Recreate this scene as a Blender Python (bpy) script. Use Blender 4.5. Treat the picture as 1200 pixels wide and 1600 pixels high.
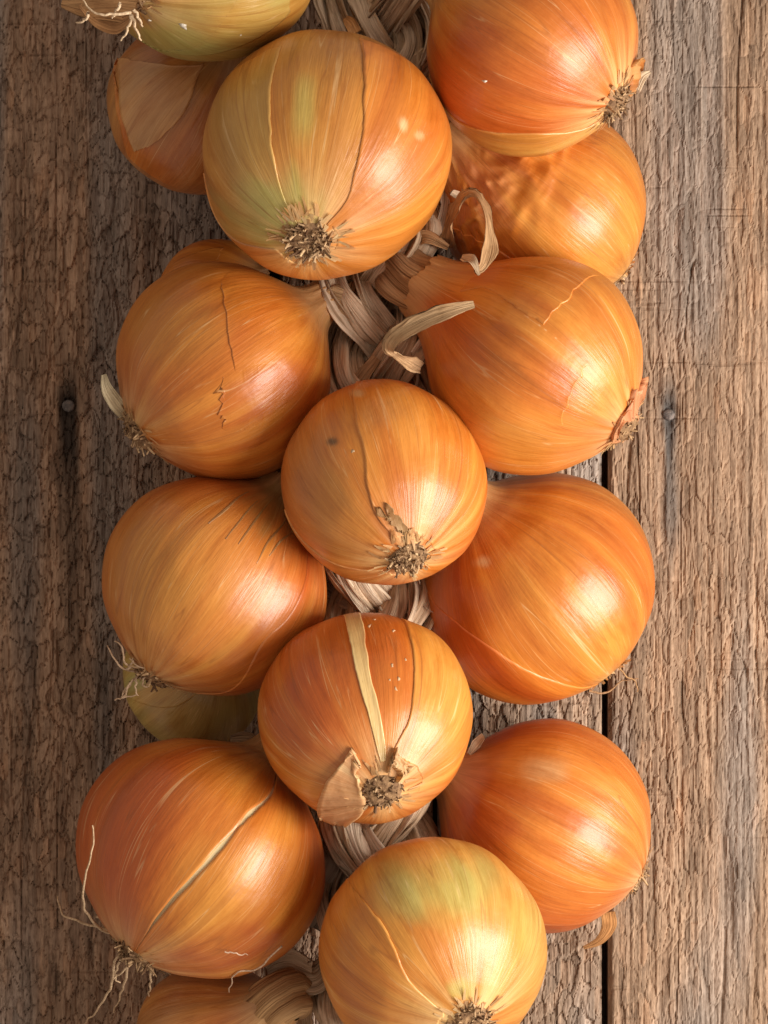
import bpy, math
import numpy as np
from mathutils import Vector, Matrix, Quaternion

for o in list(bpy.data.objects):
    bpy.data.objects.remove(o)
scene = bpy.context.scene
COL = scene.collection

# ------------------------------------------------------------------ camera
CAM_H = 1.30                 # camera height above the boards (m)
S0 = 0.27 / 1200.0           # metres per photograph pixel on the boards
cam_d = bpy.data.cameras.new('camera')
cam = bpy.data.objects.new('camera', cam_d)
COL.objects.link(cam)
cam.location = (0, 0, CAM_H)
cam_d.sensor_fit = 'HORIZONTAL'
cam_d.sensor_width = 36
cam_d.lens = 36 * CAM_H / 0.27
# upright frame: horizontal fit applies to the width
cam_d.clip_start = 0.05
cam_d.clip_end = 20
scene.camera = cam

# ------------------------------------------------------------------ light
world = bpy.data.worlds.new('World')
scene.world = world
world.use_nodes = True
bg = world.node_tree.nodes['Background']
bg.inputs[0].default_value = (1.0, 0.84, 0.70, 1)
bg.inputs[1].default_value = 0.44

def area(name, loc, target, size, power, color):
    l = bpy.data.lights.new(name, 'AREA')
    l.shape = 'RECTANGLE'
    l.size, l.size_y = size
    l.energy = power
    l.color = color
    o = bpy.data.objects.new(name, l)
    COL.objects.link(o)
    o.location = loc
    o.rotation_euler = (Vector(target) - Vector(loc)).to_track_quat('-Z', 'Y').to_euler()
    return o
LD = Vector((0.80, -0.22, 0.56)).normalized()
area('softbox', LD * 0.80 + Vector((0, 0, 0.05)), (0, 0, 0.05), (0.46, 0.54), 12.3, (1.0, 0.95, 0.88))

scene.view_settings.view_transform = 'Standard'
scene.view_settings.look = 'None'
scene.view_settings.gamma = 1
scene.view_settings.exposure = 0
scene.view_settings.use_curve_mapping = False
scene.render.engine = 'CYCLES'
scene.cycles.max_bounces = 4

# ------------------------------------------------------------------ helpers
def W(px, py, z):
    """photo pixel -> point at height z"""
    k = S0 * (1 - z / CAM_H)
    return np.array([(px - 600) * k, (800 - py) * k, z])

def to_px(P):
    k = S0 * (1 - P[..., 2] / CAM_H)
    return np.stack([600 + P[..., 0] / k, 800 - P[..., 1] / k], -1)

def sstep(a, b, x):
    t = np.clip((x - a) / (b - a), 0, 1)
    return t * t * (3 - 2 * t)

def lerp(a, b, t):
    a = np.asarray(a, float); b = np.asarray(b, float)
    t = np.asarray(t)
    if t.ndim and (a.ndim > t.ndim or b.ndim > t.ndim or (a.ndim == 1 and a.shape[0] == 3)):
        t = t[..., None]
    return a + (b - a) * t

_tabs = {}
def tab(seed):
    if seed not in _tabs:
        _tabs[seed] = np.random.RandomState(seed).rand(256, 256)
    return _tabs[seed]

def vn(x, y, seed, perx=256):
    """value noise 0..1; x repeats every perx cells"""
    T = tab(seed)
    x = np.asarray(x, float); y = np.asarray(y, float)
    xi = np.floor(x).astype(int); yi = np.floor(y).astype(int)
    fx = x - xi; fy = y - yi
    fx = fx * fx * (3 - 2 * fx); fy = fy * fy * (3 - 2 * fy)
    x0 = (xi % perx) % 256; x1 = ((xi + 1) % perx) % 256
    y0 = yi % 256; y1 = (yi + 1) % 256
    return (T[x0, y0] * (1 - fx) + T[x1, y0] * fx) * (1 - fy) + (T[x0, y1] * (1 - fx) + T[x1, y1] * fx) * fy

def link(name, mesh, parent=None, loc=None, rot=None):
    o = bpy.data.objects.new(name, mesh)
    COL.objects.link(o)
    if parent is not None:
        o.parent = parent
    if loc is not None:
        o.location = loc
    if rot is not None:
        o.rotation_mode = 'QUATERNION'
        o.rotation_quaternion = rot
    return o

def mk(name, V, F, C=None, U=None, mat=None, parent=None, loc=None, rot=None, smooth=True):
    V = np.asarray(V, np.float32); F = np.asarray(F, np.int32)
    me = bpy.data.meshes.new(name)
    n = F.shape[1]
    me.vertices.add(len(V)); me.vertices.foreach_set('co', V.ravel())
    me.loops.add(F.size); me.loops.foreach_set('vertex_index', F.ravel())
    me.polygons.add(len(F))
    me.polygons.foreach_set('loop_start', np.arange(0, F.size, n, dtype=np.int32))
    me.polygons.foreach_set('loop_total', np.full(len(F), n, np.int32))
    me.polygons.foreach_set('use_smooth', np.full(len(F), smooth, bool))
    me.update(calc_edges=True)
    if C is not None:
        C = np.asarray(C, np.float32)
        if C.shape[1] == 3:
            C = np.concatenate([C, np.ones((len(C), 1), np.float32)], 1)
        a = me.attributes.new('tone', 'FLOAT_COLOR', 'POINT'); a.data.foreach_set('color', C.ravel())
    if U is not None:
        U = np.asarray(U, np.float32)
        if U.shape[1] == 2:
            U = np.concatenate([U, np.zeros((len(U), 1), np.float32)], 1)
        a = me.attributes.new('grain', 'FLOAT_VECTOR', 'POINT'); a.data.foreach_set('vector', U.ravel())
    if mat: me.materials.append(mat)
    return link(name, me, parent, loc, rot)

def grid_faces(nu, nv, wrap=False):
    """verts indexed i*nv+j, i over u"""
    iu = np.arange(nu if wrap else nu - 1); jv = np.arange(nv - 1)
    I, J = np.meshgrid(iu, jv, indexing='ij')
    I2 = (I + 1) % nu
    return np.stack([I * nv + J, I2 * nv + J, I2 * nv + J + 1, I * nv + J + 1], -1).reshape(-1, 4)

def cat(parts):
    V, F, C, U = [], [], [], []; n = 0
    for v, f, c, u in parts:
        V.append(v); F.append(np.asarray(f) + n); C.append(c); U.append(u); n += len(v)
    return np.concatenate(V), np.concatenate(F), np.concatenate(C), np.concatenate(U)

def spline(P, n):
    """Catmull-Rom through P, n samples by arc length"""
    P = np.asarray(P, float)
    if len(P) == 2:
        P = np.stack([P[0], (P[0] + P[1]) / 2, P[1]])
    Q = np.concatenate([[2 * P[0] - P[1]], P, [2 * P[-1] - P[-2]]])
    out = []
    for i in range(1, len(Q) - 2):
        t = np.linspace(0, 1, 24, endpoint=(i == len(Q) - 3))[:, None]
        a, b, c, d = Q[i - 1], Q[i], Q[i + 1], Q[i + 2]
        out.append(.5 * ((2 * b) + (c - a) * t + (2 * a - 5 * b + 4 * c - d) * t ** 2 + (3 * b - a - 3 * c + d) * t ** 3))
    out = np.concatenate(out)
    L = np.concatenate([[0], np.cumsum(np.linalg.norm(np.diff(out, axis=0), axis=1))])
    s = np.linspace(0, L[-1], n)
    return np.stack([np.interp(s, L, out[:, k]) for k in range(out.shape[1])], -1)

def nrm(a):
    return a / (np.linalg.norm(a, axis=-1, keepdims=True) + 1e-12)

def sweep(P, wa, wb, ns=8, twist=0.0, ref=(0, 0, 1), ridge=0.0, seed=0, nr=5, color=(1, 1, 1), curl=0.0, lf=.022):
    """tube with elliptic section along P (wa across, wb along ref); ridged like a folded leaf"""
    P = np.asarray(P, float); n = len(P)
    T = nrm(np.gradient(P, axis=0))
    R = np.tile(np.asarray(ref, float), (n, 1))
    A = nrm(np.cross(T, R)); B = nrm(np.cross(A, T))
    tw = np.linspace(0, 1, n) * twist if np.isscalar(twist) else np.asarray(twist)
    A, B = A * np.cos(tw)[:, None] + B * np.sin(tw)[:, None], -A * np.sin(tw)[:, None] + B * np.cos(tw)[:, None]
    wa = np.broadcast_to(np.asarray(wa, float), (n,)); wb = np.broadcast_to(np.asarray(wb, float), (n,))
    ph = np.linspace(0, 2 * np.pi, ns, endpoint=False)
    L = np.concatenate([[0], np.cumsum(np.linalg.norm(np.diff(P, axis=0), axis=1))])
    PH, LL = np.meshgrid(ph, L, indexing='ij')
    m = 1 + ridge * 2 * (vn(PH / (2 * np.pi) * nr, LL / lf, seed, nr) - .5) + ridge * (vn(PH / (2 * np.pi) * nr * 2, LL / (lf * .5), seed + 1, nr * 2) - .5)
    ca = np.cos(PH) * m; sb = np.sin(PH) * m
    V = P[None] + (ca * wa[None])[..., None] * A[None] + (sb * wb[None] + curl * wa[None] * ca ** 2)[..., None] * B[None]
    V = V.reshape(-1, 3)
    C = np.tile(np.asarray(color, float), (len(V), 1)) if np.ndim(color) == 1 else np.tile(np.asarray(color)[None], (ns, 1, 1)).reshape(-1, 3)
    U = np.stack([np.cos(PH) * wa.mean(), np.sin(PH) * max(wb.mean(), .25 * wa.mean()), LL], -1).reshape(-1, 3)
    U = U + np.array([seed * .013, 0, seed * .07])
    return V, grid_faces(ns, n, True), C, U

# ------------------------------------------------------------------ materials
class NT:
    def __init__(s, name):
        s.m = bpy.data.materials.new(name); s.m.use_nodes = True
        s.t = s.m.node_tree; s.b = s.t.nodes['Principled BSDF']
    def n(s, typ, **kw):
        nd = s.t.nodes.new(typ)
        for k, v in kw.items():
            if k.startswith('i_'):
                key = k[2:]
                nd.inputs[int(key) if key.isdigit() else key].default_value = v
            else:
                setattr(nd, k, v)
        return nd
    def l(s, a, b): s.t.links.new(a, b)
    def math(s, op, a, b=None, c=None):
        nd = s.n('ShaderNodeMath', operation=op)
        for i, v in enumerate((a, b, c)):
            if v is None: continue
            if isinstance(v, (int, float)): nd.inputs[i].default_value = v
            else: s.l(v, nd.inputs[i])
        return nd.outputs[0]
    def vmath(s, op, a, b=None):
        nd = s.n('ShaderNodeVectorMath', operation=op)
        for i, v in enumerate((a, b)):
            if v is None: continue
            if isinstance(v, tuple): nd.inputs[i].default_value = v
            else: s.l(v, nd.inputs[i])
        return nd.outputs[0]
    def noise(s, vec, scale, detail=3, rough=.55, dist=0):
        nd = s.n('ShaderNodeTexNoise'); nd.inputs['Scale'].default_value = scale
        nd.inputs['Detail'].default_value = detail; nd.inputs['Roughness'].default_value = rough
        nd.inputs['Distortion'].default_value = dist
        s.l(vec, nd.inputs['Vector']); return nd.outputs['Fac']
    def ramp(s, fac, stops):
        nd = s.n('ShaderNodeValToRGB'); cr = nd.color_ramp
        while len(cr.elements) < len(stops): cr.elements.new(.5)
        for e, (p, c) in zip(cr.elements, stops):
            e.position = p; e.color = (c, c, c, 1) if np.isscalar(c) else (*c, 1)
        s.l(fac, nd.inputs[0]); return nd.outputs['Color']
    def mix(s, typ, fac, a, b):
        nd = s.n('ShaderNodeMix', data_type='RGBA', blend_type=typ)
        for i, v in ((0, fac), (6, a), (7, b)):
            if isinstance(v, (int, float)): nd.inputs[i].default_value = v
            elif isinstance(v, tuple): nd.inputs[i].default_value = (*v, 1)
            else: s.l(v, nd.inputs[i])
        return nd.outputs[2]
    def bump(s, h, strength, dist, prev=None):
        nd = s.n('ShaderNodeBump'); nd.inputs['Strength'].default_value = strength
        nd.inputs['Distance'].default_value = dist
        s.l(h, nd.inputs['Height'])
        if prev is not None: s.l(prev, nd.inputs['Normal'])
        return nd.outputs[0]

def skin_material(name, rough=.355, papery=0.0):
    k = NT(name)
    tone = k.n('ShaderNodeAttribute', attribute_name='tone').outputs['Color']
    g = k.n('ShaderNodeAttribute', attribute_name='grain').outputs['Vector']   # (cos lon, sin lon, v)
    gg = g
    fine = k.noise(k.vmath('MULTIPLY', gg, (26., 26., 2.2)), 1.0, 3, .6)
    vfine = k.noise(k.vmath('MULTIPLY', gg, (75., 75., 5.)), 1.0, 2, .6)
    vein = k.noise(k.vmath('MULTIPLY', gg, (9., 9., .35)), 1.0, 0, .5)
    mott = k.noise(k.vmath('MULTIPLY', gg, (8., 8., 1.6)), 1.0, 4, .6, .4)
    spot = k.noise(k.vmath('MULTIPLY', gg, (30., 30., 26.)), 1.0, 2, .5)
    vl = k.math('ABSOLUTE', k.math('SUBTRACT', vein, .5))
    veinm = k.ramp(vl, [(0.0, 1.0), (.005, .8), (.010, 0.0)])
    vein2 = k.noise(k.vmath('MULTIPLY', k.vmath('ADD', gg, (0., 0., 5.3)), (13., 13., .45)), 1.0, 0, .5)
    vl2 = k.math('ABSOLUTE', k.math('SUBTRACT', vein2, .5))
    veinl = k.math('MULTIPLY', k.ramp(vl2, [(0.0, 1.0), (.006, .7), (.013, 0.0)]), k.ramp(mott, [(.45, 0.), (.62, 1.)]))
    c = k.mix('MULTIPLY', 1.0, tone, k.ramp(fine, [(.25, (.91, .86, .79)), (.5, (1, 1, 1)), (.75, (1.04, 1.07, 1.10))]))
    c = k.mix('MULTIPLY', 1.0, c, k.ramp(vfine, [(.3, (.93, .91, .88)), (.6, (1.03, 1.03, 1.04))]))
    c = k.mix('MULTIPLY', .8, c, k.ramp(mott, [(.28, (.80, .66, .50)), (.5, (1, 1, 1)), (.75, (1.06, 1.10, 1.12))]))
    c = k.mix('MIX', k.math('MULTIPLY', veinm, .36), c, (.26, .07, .012))
    c = k.mix('MIX', k.math('MULTIPLY', veinl, .42), c, (.86, .60, .30))
    c = k.mix('MIX', k.ramp(spot, [(.74, 0), (.82, .3)]), c, (.28, .09, .02))
    k.l(c, k.b.inputs['Base Color'])
    r = k.math('ADD', k.math('MULTIPLY', mott, .24), rough - .12)
    r = k.math('ADD', r, k.math('MULTIPLY', k.math('SUBTRACT', fine, .5), .07))
    k.l(r, k.b.inputs['Roughness'])
    k.b.inputs['Specular IOR Level'].default_value = .6 if not papery else .4
    h1 = k.bump(fine, .18, .0012)
    h2 = k.bump(vfine, .07, .0006, h1)
    tc = k.n('ShaderNodeTexCoord').outputs['Object']
    lump = k.noise(tc, 120., 3, .5)
    h3 = k.bump(lump, .17 + papery, .002, h2)
    k.l(h3, k.b.inputs['Normal'])
    if papery:      # thin dry skin lets some light through
        tr = k.n('ShaderNodeBsdfTranslucent'); k.l(c, tr.inputs['Color'])
        mx = k.n('ShaderNodeMixShader'); mx.inputs[0].default_value = .35
        k.l(k.b.outputs[0], mx.inputs[1]); k.l(tr.outputs[0], mx.inputs[2])
        k.l(mx.outputs[0], k.t.nodes['Material Output'].inputs[0])
    return k.m

def straw_material():
    k = NT('dried_leaf')
    tone = k.n('ShaderNodeAttribute', attribute_name='tone').outputs['Color']
    g = k.n('ShaderNodeAttribute', attribute_name='grain').outputs['Vector']
    fine = k.noise(k.vmath('MULTIPLY', g, (2600., 2600., 60.)), 1.0, 3, .6, .3)
    mid = k.noise(k.vmath('MULTIPLY', g, (1500., 1500., 40.)), 1.0, 3, .6, .2)
    blot = k.noise(k.vmath('MULTIPLY', g, (160., 160., 110.)), 1.0, 4, .6)
    c = k.mix('MULTIPLY', 1.0, tone, k.ramp(mid, [(.32, (.46, .38, .31)), (.43, (.95, .93, .91)), (.7, (1.15, 1.15, 1.15))]))
    c = k.mix('MULTIPLY', 1.0, c, k.ramp(fine, [(.32, (.62, .56, .5)), (.6, (1.05, 1.05, 1.05))]))
    c = k.mix('MULTIPLY', .8, c, k.ramp(blot, [(.25, (.7, .6, .5)), (.5, (1.05, 1.05, 1.05))]))
    k.l(c, k.b.inputs['Base Color'])
    k.b.inputs['Roughness'].default_value = .62
    k.b.inputs['Specular IOR Level'].default_value = .3
    h = k.bump(mid, .9, .0012); h = k.bump(fine, .5, .0006, h)
    k.l(h, k.b.inputs['Normal'])
    return k.m

def root_material():
    k = NT('dry_root')
    tone = k.n('ShaderNodeAttribute', attribute_name='tone').outputs['Color']
    tc = k.n('ShaderNodeTexCoord').outputs['Object']
    nz = k.noise(tc, 900., 3, .6)
    c = k.mix('MULTIPLY', 1.0, tone, k.ramp(nz, [(.3, (.55, .5, .45)), (.65, (1.1, 1.1, 1.1))]))
    k.l(c, k.b.inputs['Base Color']); k.b.inputs['Roughness'].default_value = .8
    k.b.inputs['Specular IOR Level'].default_value = .2
    k.l(k.bump(nz, .6, .0006), k.b.inputs['Normal'])
    return k.m

def wood_material():
    k = NT('weathered_wood')
    tone = k.n('ShaderNodeAttribute', attribute_name='tone').outputs['Color']
    tc = k.n('ShaderNodeTexCoord').outputs['Object']
    g1 = k.noise(k.vmath('MULTIPLY', tc, (1500., 110., 300.)), 1.0, 4, .65, .3)
    g2 = k.noise(k.vmath('MULTIPLY', tc, (380., 22., 100.)), 1.0, 4, .6, .5)
    g3 = k.noise(k.vmath('MULTIPLY', tc, (900., 420., 300.)), 1.0, 3, .6)
    c = k.mix('MULTIPLY', 1.0, tone, k.ramp(g1, [(.3, (.66, .62, .58)), (.5, (1, 1, 1)), (.72, (1.18, 1.17, 1.15))]))
    c = k.mix('MULTIPLY', 1.0, c, k.ramp(g2, [(.28, (.66, .62, .6)), (.5, (1, 1, 1)), (.75, (1.15, 1.12, 1.08))]))
    c = k.mix('MULTIPLY', .8, c, k.ramp(g3, [(.3, (.72, .68, .64)), (.6, (1.05, 1.05, 1.05))]))
    s1 = k.noise(k.vmath('MULTIPLY', tc, (420., 34., 100.)), 1.0, 5, .62, .9)
    sl = k.math('ABSOLUTE', k.math('SUBTRACT', s1, .5))
    split = k.ramp(sl, [(0.0, 1.0), (.012, .8), (.03, 0.0)])
    gate = k.ramp(k.noise(k.vmath('MULTIPLY', tc, (160., 60., 100.)), 1.0, 2, .5), [(.48, 0.), (.64, 1.)])
    split = k.math('MULTIPLY', split, gate)
    c = k.mix('MIX', k.math('MULTIPLY', split, .38), c, (.11, .075, .052))
    k.l(c, k.b.inputs['Base Color']); k.b.inputs['Roughness'].default_value = .82
    k.b.inputs['Specular IOR Level'].default_value = .25
    h = k.bump(g1, .5, .0008); h = k.bump(g3, .5, .0008, h); h = k.bump(k.math('SUBTRACT', 1.0, split), .45, .0007, h)
    k.l(h, k.b.inputs['Normal'])
    return k.m

def iron_material():
    k = NT('rusty_iron')
    tc = k.n('ShaderNodeTexCoord').outputs['Object']
    nz = k.noise(tc, 900., 4, .6)
    k.l(k.ramp(nz, [(.3, (.05, .042, .04)), (.6, (.17, .14, .125)), (.75, (.24, .17, .13))]), k.b.inputs['Base Color'])
    k.b.inputs['Metallic'].default_value = .35; k.b.inputs['Roughness'].default_value = .6
    k.l(k.bump(nz, .5, .0006), k.b.inputs['Normal'])
    return k.m

M_SKIN = skin_material('onion_skin')
M_FLAP = skin_material('papery_skin', .5, .25)
M_STRAW = straw_material()
M_ROOT = root_material()
M_WOOD = wood_material()
M_IRON = iron_material()

# ------------------------------------------------------------------ boards
def worley(x, y, cw, ch, seed):
    """blocky upright cells: F1, F2, random id per cell (3 values), offset from the cell centre"""
    T1, T2, T3 = tab(seed), tab(seed + 1), tab(seed + 2)
    gx = x / cw; gi = np.floor(gx).astype(int)
    f1 = np.full(x.shape, 9.); f2 = np.full(x.shape, 9.)
    ida = np.zeros(x.shape, int); idb = np.zeros(x.shape, int); ox = np.zeros(x.shape); oy = np.zeros(x.shape)
    for di in (-1, 0, 1):
        ci = gi + di
        sh = T3[ci % 256, 7]
        gy = y / ch + sh * 3
        gj = np.floor(gy).astype(int)
        for dj in (-1, 0, 1):
            cj = gj + dj
            a, b = ci % 256, cj % 256
            dx = ci + .12 + .76 * T1[a, b] - gx
            dy = cj + .1 + .8 * T2[a, b] - gy
            ax, ay = np.abs(dx), np.abs(dy)
            d = .55 * np.maximum(ax, ay) + .45 * np.sqrt(dx * dx + dy * dy)
            closer = d < f1
            f2 = np.where(closer, f1, np.minimum(f2, d))
            ida = np.where(closer, a, ida); idb = np.where(closer, b, idb)
            ox = np.where(closer, -dx, ox); oy = np.where(closer, -dy, oy)
            f1 = np.where(closer, d, f1)
    r = [tab(seed + 3 + q)[ida, idb] for q in range(3)]
    return f1, f2, r, ox, oy

def fine_axis(a, b, lo, hi, step, coarse):
    pts = []
    x = a
    while x < b - 1e-9:
        pts.append(x)
        x += step if lo <= x < hi else coarse
    pts.append(b)
    return np.array(pts)

STAINS = [(1045, 648, 15, 60, 200, (.085, .08, .078), .95), (107, 640, 17, 60, 190, (.028, .02, .016), .95),
          (115, 900, 22, 150, 200, (.07, .05, .04), .45), (1052, 800, 14, 60, 60, (.11, .1, .095), .55)]

def plank(x0p, x1p, seed, base, chunky, top=0.0, parent=None):
    """x range in photo pixels on the board plane"""
    x0, x1 = (x0p - 600) * S0, (x1p - 600) * S0
    xs = fine_axis(x0, x1, -.148, .148, .00047, .003)
    ys = fine_axis(-.30, .30, -.195, .195, .00058, .004)
    X, Y = np.meshgrid(xs, ys, indexing='ij')
    wx = X + .0022 * (vn(X / .02, Y / .016, seed) - .5) + .0011 * (vn(X / .004, Y / .005, seed + 9) - .5)
    wy = Y + .006 * (vn(X / .006, Y / .02, seed + 1) - .5) + .003 * (vn(X / .0016, Y / .008, seed + 2) - .5)
    f1, f2, r, ox, oy = worley(wx, wy, .0024 if chunky > .8 else .0021, .0075 if chunky > .8 else .0135, seed * 10 + 100)
    g1, g2, q, px_, py_ = worley(wx + .5, wy + .7, .0075, .024, seed * 10 + 200)
    local = .35 + .65 * vn(X / .02, Y / .05, seed + 3)                 # some areas are flakier than others
    amp = (1.35 if chunky > .8 else 1.15) * chunky * (local if chunky < .8 else .6 + .4 * local)
    h = amp * (.00085 * (r[0] - .5) - .0007 * oy * (r[1]) + .0006 * ox * (r[2] - .5))
    h -= (amp * .0006 if chunky > .8 else .0008 * local ** 2) * sstep(.13 if chunky > .8 else .16, .0, f2 - f1)
    h += amp * .0008 * (q[0] - .5) - .0005 * amp * sstep(.10, .0, g2 - g1) - amp * .0007 * py_ * q[1]
    h += (.0005 if chunky > .8 else .0008) * (vn(X / .0012, Y / (.016 if chunky > .8 else .035), seed + 4) - .5) + .0007 * (vn(X / .005, Y / .09, seed + 5) - .5)
    crack = np.abs(vn(X / .011, Y / .14, seed + 6) - .5)
    h -= .0011 * sstep(.018, .0, crack) * sstep(.35, .6, vn(X / .03, Y / .05, seed + 11))
    saw = vn(X / .03, Y / .0011, seed + 7)
    h -= .0005 * sstep(.78, .9, saw) * sstep(.5, .8, vn(X / .02, Y / .006, seed + 8))
    # worn edges
    e = np.minimum(X - x0, x1 - X)
    h -= .0022 * sstep(.0022, 0, e) ** 2
    # tone: every flake weathered differently
    t = .76 + .34 * r[1] * (1 if chunky > .8 else .8) + .16 * (q[2] - .5)
    C = np.asarray(base)[None, None] * t[..., None]
    warm = sstep(.85, .99, r[2]) * (.3 if chunky > .8 else .3)
    C = lerp(C, np.array((1.25, 1.0, .78)) * np.asarray(base), warm[..., None])
    band = vn(X / .009, Y / .30, seed + 12)
    C = C * (.76 + .48 * band)[..., None]
    grey = sstep(.5, .85, vn(X / .014, Y / .10, seed + 13)) * .5
    C = lerp(C, C.mean(-1, keepdims=True) * np.array((1.02, .98, .95)), grey[..., None])
    PXX = 600 + X / S0; PYY = 800 - Y / S0
    for (sx, sy, sw, up, dn, sc, st) in STAINS:
        dy = PYY - sy
        jit = 14 * (vn(X / .002, Y / .02, 77) - .5)
        f = np.exp(-((PXX - sx + jit) / sw) ** 2) * np.where(dy < 0, np.exp(-(dy / up) ** 2), np.exp(-(dy / dn) ** 2))
        C = lerp(C, sc, (np.clip(f * (1.1), 0, 1) * st)[..., None])
    # nail dent
    for nx, ny in ((1045, 648), (107, 634)):
        d = np.hypot(PXX - nx, PYY - ny)
        h -= .0012 * sstep(24, 10, d)
    Z = top - .0008 + h
    nx_, ny_ = X.shape
    V = np.stack([X, Y, Z], -1)
    # skirts on every side down to the underside
    D = .02
    def pad(A, zdrop):
        A = np.concatenate([A[:1], A, A[-1:]], 0)
        A = np.concatenate([A[:, :1], A, A[:, -1:]], 1)
        if zdrop:
            A = A.copy(); A[0, :, 2] = A[-1, :, 2] = top - D; A[:, 0, 2] = A[:, -1, 2] = top - D
        return A
    V = pad(V, True); C = pad(C, False)
    n0, n1 = V.shape[:2]
    return mk('plank', V.reshape(-1, 3), grid_faces(n0, n1), C.reshape(-1, 3), None, M_WOOD, parent, smooth=False)

table = bpy.data.objects.new('wooden_tabletop', None); COL.objects.link(table)
table['kind'] = 'structure'
table['label'] = 'weathered flaky brown wooden planks laid side by side under the onions'
BASE_R = (.415, .275, .182)
BASE_L = (.385, .25, .168)
pl_left = plank(-60, 676, 3, BASE_L, 1.0, 0.0, table)
pl_mid = plank(684, 941, 5, (.37, .26, .185), .85, -.0006, table)
pl_right = plank(951, 1330, 7, BASE_R, .62, .0004, table)
plank(-520, -70, 11, BASE_L, 1.0, .0002, table)
plank(1340, 1720, 13, BASE_R, .62, 0, table)
ub = bpy.data.meshes.new('underside')
ub.from_pydata([(-.4, -.32, -.021), (.4, -.32, -.021), (.4, .32, -.021), (-.4, .32, -.021), (-.4, -.32, -.035), (.4, -.32, -.035), (.4, .32, -.035), (-.4, .32, -.035)], [],
               [(0, 1, 2, 3), (4, 7, 6, 5), (0, 4, 5, 1), (1, 5, 6, 2), (2, 6, 7, 3), (3, 7, 4, 0)])
ka = ub.attributes.new('tone', 'FLOAT_COLOR', 'POINT'); ka.data.foreach_set('color', np.tile((.12, .085, .06, 1.0), 8).astype(np.float32))
ub.materials.append(M_WOOD); link('backing_board', ub, table)

def nail(px, py, parent, z):
    prof = np.array([(.0, .00062), (.0009, .0006), (.0017, .00048), (.0022, .0002), (.0023, -.0002), (.0019, -.0005), (.0009, -.0006), (.0009, -.012)])
    ph = np.linspace(0, 2 * np.pi, 20, endpoint=False)
    V = np.stack([prof[None, :, 0] * np.cos(ph)[:, None] * 1.0 + 1e-7, prof[None, :, 0] * np.sin(ph)[:, None] * .94, np.broadcast_to(prof[None, :, 1], (20, 8)) + .00012 * np.sin(ph * 3)[:, None] * (prof[None, :, 0] > .001)], -1)
    w = W(px, py, z)
    mk('nail', V.reshape(-1, 3), grid_faces(20, 8, True), None, None, M_IRON, parent, tuple(w))
nail(1045, 648, pl_right, -.0012)
nail(107, 634, pl_left, -.0016)

# ------------------------------------------------------------------ onions
ORANGE = np.array((.61, .188, .024)); RED = np.array((.47, .083, .010)); GOLD = np.array((.61, .270, .045))
OLIVE = np.array((.42, .34, .095)); PALE = np.array((.78, .58, .30)); TAN = np.array((.52, .30, .13))
GREEN = np.array((.40, .38, .10)); CREAM = np.array((.74, .66, .42)); BROWN = np.array((.40, .17, .05)); PINK = np.array((.66, .27, .12))

PROFILE = [(.015, -.90), (.10, -.905), (.20, -.885), (.42, -.80), (.73, -.595), (.94, -.27), (1, .06), (.93, .40), (.71, .70), (.44, .89), (.25, 1.02), (.17, 1.18)]
NECKY = [(.015, -.93), (.10, -.935), (.20, -.90), (.42, -.80), (.73, -.575), (.94, -.25), (1, .06), (.93, .38), (.75, .68), (.53, .93), (.38, 1.15), (.29, 1.40)]

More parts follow.
